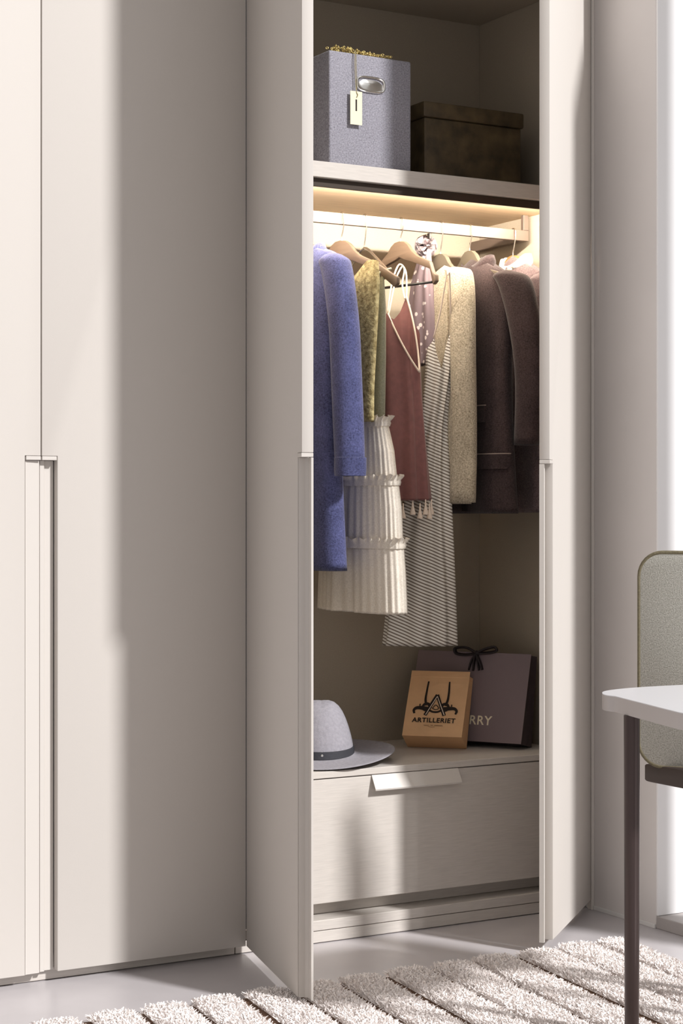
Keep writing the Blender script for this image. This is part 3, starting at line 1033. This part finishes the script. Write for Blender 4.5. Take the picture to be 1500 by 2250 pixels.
# ------------------------------------------------------------------ paper bags
def text_mesh(body, size, bold=0.0, shear=0.0, space=1.0):
    cu = bpy.data.curves.new('lettering', 'FONT')
    cu.body = body
    cu.size = size
    cu.align_x = 'CENTER'
    cu.extrude = 0.0002
    cu.offset = bold
    cu.shear = shear
    cu.space_character = space
    cu.resolution_u = 3
    o = bpy.data.objects.new('lettering', cu)
    COL.objects.link(o)
    dg = bpy.context.evaluated_depsgraph_get()
    me = bpy.data.meshes.new_from_object(o.evaluated_get(dg))
    bpy.data.objects.remove(o)
    bb = bmesh.new()
    bb.from_mesh(me)
    bpy.data.meshes.remove(me)
    return bb


def bag(name, label, loc, yaw, tilt, wd, ht, dp, material, gusset, crimp=0.0):
    """local frame: x along the front, y to the back, origin at the bottom back edge"""
    t_ = thing(name, label, 'bag', loc, 0)
    t_.rotation_euler = (Matrix.Rotation(yaw, 3, 'Z') @ Matrix.Rotation(-tilt, 3, 'X')).to_euler()
    return t_


def slab(bm_, pts_front, th):
    pass


# kraft bag
KW, KH, KD = 0.191, 0.236, 0.09
kb = bag('kraft_bag', 'small kraft paper bag with a black printed emblem leaning on the drawer top', (0.851, 0.342, BZ + 0.0005), -0.789, 0.531, KW, KH, KD, None, None)
h = KW / 2
def kfront(z):          # y of the front sheet, moving back towards the closed mouth
    return -KD + KD * 0.25 * min(1, z / KH) ** 1.3
b = bmesh.new()
rows = []
zs_ = [0, 0.02, 0.08, 0.14, 0.19, 0.212, 0.214, KH]
for z in zs_:
    y0 = kfront(z)
    y1 = 0.0 - KD * 0.20 * (z / KH)
    pin = 0.012 * smooth01(z / KH, 0.15, 1)
    rows.append([(-h, y0 - (0.0012 if z >= .214 else 0), z), (0, y0 - 0.002 * sin(z * 40) - (0.0012 if z >= .214 else 0), z), (h, y0 - (0.0012 if z >= .214 else 0), z), (h - pin, (y0 + y1) / 2, z), (h, y1, z), (0, y1, z), (-h, y1, z), (-h + pin, (y0 + y1) / 2, z)])
rows.append([(x, y * 0.9 - 0.008, z - 0.012) for x, y, z in rows[-1]])
skin_rings(b, rows, True, True, True)
link_mesh('body', b, M['kraft'], kb)
# print on the front sheet
def on_front(bb, material, name, cx, cz, f=kfront, parent=kb, off=0.0012):
    for v in bb.verts:
        x, z, d = v.co.x + cx, v.co.y + cz, v.co.z
        v.co = Vector((x, f(z) - off - d * 0.5 - 0.002 * abs(sin(z * 40)) * (parent is kb), z))
    return link_mesh(name, bb, material, parent)
on_front(text_mesh('ARTILLERIET', 0.0232, 0.0005, space=1.08), M['ink'], 'lettering', 0.0, 0.0475)
# cannons left and right with upright lashings
bb = bmesh.new()
def flat(poly):
    vs = [bb.verts.new((x, y, 0)) for x, y in poly]
    bb.faces.new(vs)
def stroke(pts, wd):
    P = spl([(x, y, 0) for x, y in pts], 5)
    T = np.gradient(P, axis=0)
    N = np.stack([-T[:, 1], T[:, 0], T[:, 2]], 1)
    N /= np.linalg.norm(N, axis=1)[:, None] + 1e-9
    wv = np.linspace(wd[0], wd[1], len(P))[:, None]
    A_, B_ = P + N * wv, P - N * wv
    va = [bb.verts.new(p) for p in A_]
    vb = [bb.verts.new(p) for p in B_]
    for i in range(len(P) - 1):
        bb.faces.new((va[i], va[i + 1], vb[i + 1], vb[i]))
for sd in (-1, 1):
    stroke([(sd * 0.016, 0.094), (sd * 0.034, 0.097), (sd * 0.050, 0.099), (sd * 0.062, 0.098), (sd * 0.069, 0.090), (sd * 0.066, 0.079)], (0.0076, 0.0032))
    stroke([(sd * 0.031, 0.108), (sd * 0.036, 0.130), (sd * 0.036, 0.160), (sd * 0.034, 0.196)], (0.0042, 0.0026))
    stroke([(sd * 0.016, 0.098), (sd * 0.024, 0.113), (sd * 0.036, 0.113), (sd * 0.042, 0.100), (sd * 0.034, 0.091), (sd * 0.022, 0.091)], (0.0048, 0.0030))
    stroke([(sd * 0.051, 0.102), (sd * 0.051, 0.113)], (0.0020, 0.0020))
    stroke([(0.0, 0.148), (sd * 0.015, 0.111), (sd * 0.031, 0.073)], (0.0052, 0.0056))
stroke([(-0.020, 0.092), (-0.008, 0.086), (0.008, 0.086), (0.020, 0.092)], (0.0032, 0.0032))
stroke([(-0.010, 0.098), (0, 0.110), (0.010, 0.098), (0, 0.094), (-0.010, 0.098)], (0.0014, 0.0014))
on_front(bb, M['ink'], 'emblem', 0.0, 0.0, off=0.0010)
bb = bmesh.new()      # thin handwritten flourish under the name, too small to read
for x0, x1, ph in ((-0.030, -0.012, 0.0), (-0.008, 0.0, 1.2), (0.004, 0.032, 2.1)):
    nn = int((x1 - x0) / 0.0016)
    stroke([(x0 + 0.0016 * q, 0.0365 - 0.06 * (x0 + 0.0016 * q) * 0.1 + 0.0016 * sin(q * 2.1 + ph) * (1 if q % 3 else 1.7)) for q in range(nn + 1)], (0.0005, 0.0004))
stroke([(-0.016, 0.0325), (-0.006, 0.0312), (0.006, 0.0318)], (0.0004, 0.0004))
on_front(bb, M['ink2'], 'flourish', 0.0, 0.0, off=0.0012)
bb = bmesh.new()
for sd in (-1, 1):
    stroke([(0.0 + 0.001, 0.142), (sd * 0.015 + 0.001, 0.108), (sd * 0.030 + 0.001, 0.075)], (0.0011, 0.0014))
on_front(bb, M['piping'], 'emblem_inline', 0.0, 0.0, off=0.0016)

# aubergine bag
PW, PH, PD = 0.397, 0.288, 0.09
pb = bag('gift_bag', 'large aubergine paper gift bag with pale lettering and a tied ribbon', (1.012, 0.370, BZ + 0.0005), -1.01, 0.225, PW, PH, PD, None, None)
h = PW / 2
def pfront(z):
    return -PD + PD * 0.25 * min(1, z / PH)
b = bmesh.new()
rows = []
for z in (0, 0.0015, 0.1, 0.2, PH - 0.001, PH):
    y0, y1 = pfront(z), -PD * 0.2 * (z / PH)
    rows.append([(-h, y0, z), (h, y0, z), (h, y0 + 0.0012, z), (-h, y0 + 0.0012, z)])
skin_rings(b, rows, True, True, True)
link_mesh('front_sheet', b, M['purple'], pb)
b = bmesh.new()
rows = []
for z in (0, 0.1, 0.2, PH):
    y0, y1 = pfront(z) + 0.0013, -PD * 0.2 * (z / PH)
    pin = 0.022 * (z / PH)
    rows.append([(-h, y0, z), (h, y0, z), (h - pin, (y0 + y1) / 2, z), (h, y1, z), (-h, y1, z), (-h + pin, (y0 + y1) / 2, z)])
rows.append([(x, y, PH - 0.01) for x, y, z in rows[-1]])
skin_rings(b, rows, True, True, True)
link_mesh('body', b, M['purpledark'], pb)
on_front(text_mesh('ERRY', 0.041, 0.0006, space=1.08), M['goldprint'], 'lettering', 0.040, 0.054, pfront, pb, 0.0004)
bb = bmesh.new()
for q in range(3):
    r_ = 0.006 - q * 0.0014
    flat([(r_ * cos(a) * 1.0, 0.004 * q + r_ * sin(a)) for a in np.linspace(0, 2 * pi, 9)[:-1]])
stroke([(0, -0.006), (0, -0.002)], (0.0012, 0.0012))
on_front(bb, M['cord'], 'emblem', -0.035, 0.122, pfront, pb, 0.0004)
b = bmesh.new()
y0 = pfront(PH) - 0.006
KX = 0.012
sweep(b, spl([(KX, y0, PH - 0.004), (KX - 0.035, y0 - 0.004, PH + 0.012), (KX - 0.075, y0, PH + 0.010), (KX - 0.072, y0 + 0.004, PH - 0.006), (KX - 0.035, y0 + .002, PH - 0.010), (KX, y0, PH - 0.004)], 7), 0.0085, 8, flat=0.5)
sweep(b, spl([(KX, y0, PH - 0.004), (KX + 0.03, y0 - .003, PH + 0.010), (KX + 0.060, y0, PH + 0.018), (KX + 0.066, y0 + .004, PH + 0.006), (KX + 0.03, y0 + .004, PH - 0.002), (KX, y0, PH - 0.004)], 7), 0.0085, 8, flat=0.5)
for dx in (-0.022, -0.006, 0.014, 0.026):
    sweep(b, spl([(KX, y0 - .003, PH - 0.006), (KX + dx * 0.6, y0 - 0.006, PH - 0.03), (KX + dx, y0 + 0.001, PH - 0.062 + abs(dx) * 0.2)], 6), 0.0085, 8, flat=0.4)
tb = bmesh.new()
bmesh.ops.create_icosphere(tb, subdivisions=2, radius=0.010)
merge(b, tb, Matrix.Translation((KX, y0, PH - 0.005)))
link_mesh('ribbon', b, M['ribbon'], pb, smooth='all')

# ------------------------------------------------------------------ shag rug
rug = thing('shag_rug', 'cream shag rug with parallel raised ribs on the resin floor before the wardrobe', 'rug', (0, -0.395, 0))
GD = np.array([-0.123, -0.9924])
GN = np.array([0.9924, -0.123])
LEN, PITCH = 1.15, 0.1405
b = bmesh.new()
x_l, x_r = -0.222 - 5 * PITCH, 0.902 + 0.115
prism(b, [(x_l, -0.006), (x_r, -0.006), (x_r + GD[0] * LEN, GD[1] * LEN), (x_l + GD[0] * LEN, GD[1] * LEN)], 2, 0.0008, 0.006)
link_mesh('backing', b, M['rugbase'], rug)


def rib_mesh(seed, width):
    """one rib: a low rounded core with thousands of short curled yarn ends standing on it"""
    g = np.random.default_rng(seed)
    cnt = int(52000 * LEN * width)
    u = g.uniform(-0.5, 0.5, cnt)
    v = g.uniform(0, LEN, cnt)
    prof = np.sqrt(np.clip(1 - (np.abs(u) * 2) ** 4, 0, 1))
    cw = width * 0.80
    base = np.stack([u * cw, v, 0.006 + 0.009 * prof], 1)
    out = np.stack([np.sign(u) * np.abs(u * 2) ** 4 * 0.35 + g.normal(0, .33, cnt), g.normal(0, .45, cnt), np.ones(cnt)], 1)
    end = np.clip((0.02 - v) / 0.02, 0, 1)
    out[:, 1] -= end * 0.9
    out /= np.linalg.norm(out, axis=1)[:, None]
    ln = g.uniform(0.010, 0.0165, cnt)[:, None]
    mid = base + out * ln * 0.55
    curl = g.normal(0, 0.0032, (cnt, 3))
    curl[:, 2] = -np.abs(curl[:, 2]) * 0.4
    tip = base + out * ln + curl
    tip[:, 2] = np.clip(tip[:, 2], 0.004, 0.0275)
    side = np.stack([g.normal(0, 1, cnt), g.normal(0, 1, cnt), np.zeros(cnt)], 1)
    side /= np.linalg.norm(side, axis=1)[:, None] + 1e-9
    wd = g.uniform(0.0012, 0.0021, cnt)[:, None]
    V = np.stack([base - side * wd, base + side * wd, mid - side * wd * 1.15, mid + side * wd * 1.15, tip - side * wd * 0.8, tip + side * wd * 0.8], 1).reshape(-1, 3)
    i = np.arange(cnt)[:, None] * 6
    F = np.concatenate([i + np.array([[0, 1, 3, 2]]), i + np.array([[2, 3, 5, 4]])], 0)
    # core
    n0 = len(V)
    core, K = [], 9
    for q in range(2):
        for j in range(K):
            a = j / (K - 1) - 0.5
            core.append((a * cw, q * LEN, 0.004 + 0.010 * sqrt(max(0, 1 - (abs(a) * 2) ** 4))))
    V = np.concatenate([V, np.array(core)], 0)
    F2 = np.array([[n0 + j, n0 + j + 1, n0 + K + j + 1, n0 + K + j] for j in range(K - 1)])
    F = np.concatenate([F, F2], 0)
    me = bpy.data.meshes.new('rib')
    me.vertices.add(len(V))
    me.vertices.foreach_set('co', V.astype(np.float32).ravel())
    me.loops.add(F.size)
    me.loops.foreach_set('vertex_index', F.astype(np.int32).ravel())
    me.polygons.add(len(F))
    me.polygons.foreach_set('loop_start', np.arange(0, F.size, 4, dtype=np.int32))
    me.polygons.foreach_set('loop_total', np.full(len(F), 4, np.int32))
    me.update()
    me.validate()
    me.materials.append(M['pile'])
    return me


ribs = [rib_mesh(100 + k, PITCH * 0.99) for k in range(3)]
thin = rib_mesh(140, 0.11)
ang = math.atan2(GD[1], GD[0]) - pi / 2
for k in range(-1, 13):
    me = thin if k == -1 else ribs[k % 3]
    o = bpy.data.objects.new('rib', me)
    COL.objects.link(o)
    o.parent = rug
    xc = 0.902 - PITCH * k - PITCH / 2 if k >= 0 else 0.902 + 0.056
    o.location = (xc + 0.004 * sin(k * 2.1), 0.004 * cos(k * 3.3), 0)
    o.rotation_euler = (0, 0, ang + 0.006 * sin(k * 1.7))
    o['kind'] = 'stuff'

# ------------------------------------------------------------------ table
tb_ = thing('table', 'white rounded table on dark round metal legs in the right foreground', 'table', (0.62, -1.32, 0))
outline = [(0.392, -1.135), (0.389, -1.108), (0.402, -1.075), (0.440, -1.032), (0.500, -1.006), (0.582, -0.994), (0.70, -0.999), (0.80, -1.02), (0.86, -1.07), (0.88, -1.16),
           (0.86, -1.34), (0.80, -1.46), (0.70, -1.52), (0.55, -1.545), (0.40, -1.545), (0.32, -1.53), (0.295, -1.495), (0.305, -1.44), (0.345, -1.30)]
P = spl([(x - 0.62, y + 1.32, 0) for x, y in outline + outline[:1]], 5)[:-1]
b = bmesh.new()
prism(b, [(p[0], p[1]) for p in P], 2, 0.768, 0.8035)
link_mesh('edge_band', b, M['tableedge'], tb_, smooth=True)
b = bmesh.new()
prism(b, [(p[0] * 1.0, p[1] * 1.0) for p in P], 2, 0.8036, 0.8055)
link_mesh('tabletop', b, M['tabletop'], tb_, smooth=True)
for x, y in ((0.385, -1.205), (0.81, -1.13), (0.38, -1.48), (0.76, -1.42)):
    b = bmesh.new()
    lathe(b, [(0.0, 0.0064), (0.015, 0.0064), (0.0165, 0.01), (0.0185, 0.7675), (0.0, 0.7675)], (x - 0.62, y + 1.32), 28)
    link_mesh('leg', b, M['darkmetal'], tb_, smooth=True)

# ------------------------------------------------------------------ chair
ch = thing('chair', 'felt-backed chair with a dark seat tucked behind the white table', 'chair', (0.729, -1.095, 0), rad(-55))
b = bmesh.new()
def rrect(x0, x1, z0, z1, r, n=8):
    pts = []
    for cx, cz, a0 in ((x1 - r, z1 - r, 0), (x0 + r, z1 - r, pi / 2), (x0 + r, z0 + r, pi), (x1 - r, z0 + r, 1.5 * pi)):
        pts += [(cx + r * cos(a0 + q * pi / 2 / n), cz + r * sin(a0 + q * pi / 2 / n)) for q in range(n + 1)]
    return pts
BK = rrect(-0.238, 0.115, 0.578, 1.132, 0.062)
prism(b, BK, 1, 0.176, 0.208, 0.004)
bk = link_mesh('backrest', b, M['chairfelt'], ch, smooth=True)
b = bmesh.new()
ring = np.array([(x, 0.180, z) for x, z in BK] + [(BK[0][0], 0.180, BK[0][1])])
sweep(b, ring, 0.0055, 8, cap=False)
link_mesh('piping', b, M['chairpipe'], bk, smooth='all')
b = bmesh.new()
prism(b, [(-0.236, 0.215), (0.115, 0.215), (0.16, 0.05), (0.10, -0.04), (0.0, 0.03), (-0.10, 0.12)], 2, 0.532, 0.580, 0.006)
link_mesh('seat', b, M['seat'], ch, smooth=True)
b = bmesh.new()
lathe(b, [(0.0, 0.036), (0.022, 0.036), (0.020, 0.06), (0.017, 0.50), (0.05, 0.531), (0.0, 0.531)], (0.05, 0.10), 24)
link_mesh('column', b, M['darkmetal'], ch, smooth=True)
b = bmesh.new()
lathe(b, [(0.0, 0.024), (0.088, 0.024), (0.090, 0.028), (0.03, 0.0355), (0.0, 0.036)], (0.05, 0.10), 40)
link_mesh('base', b, M['darkmetal'], ch, smooth=True)
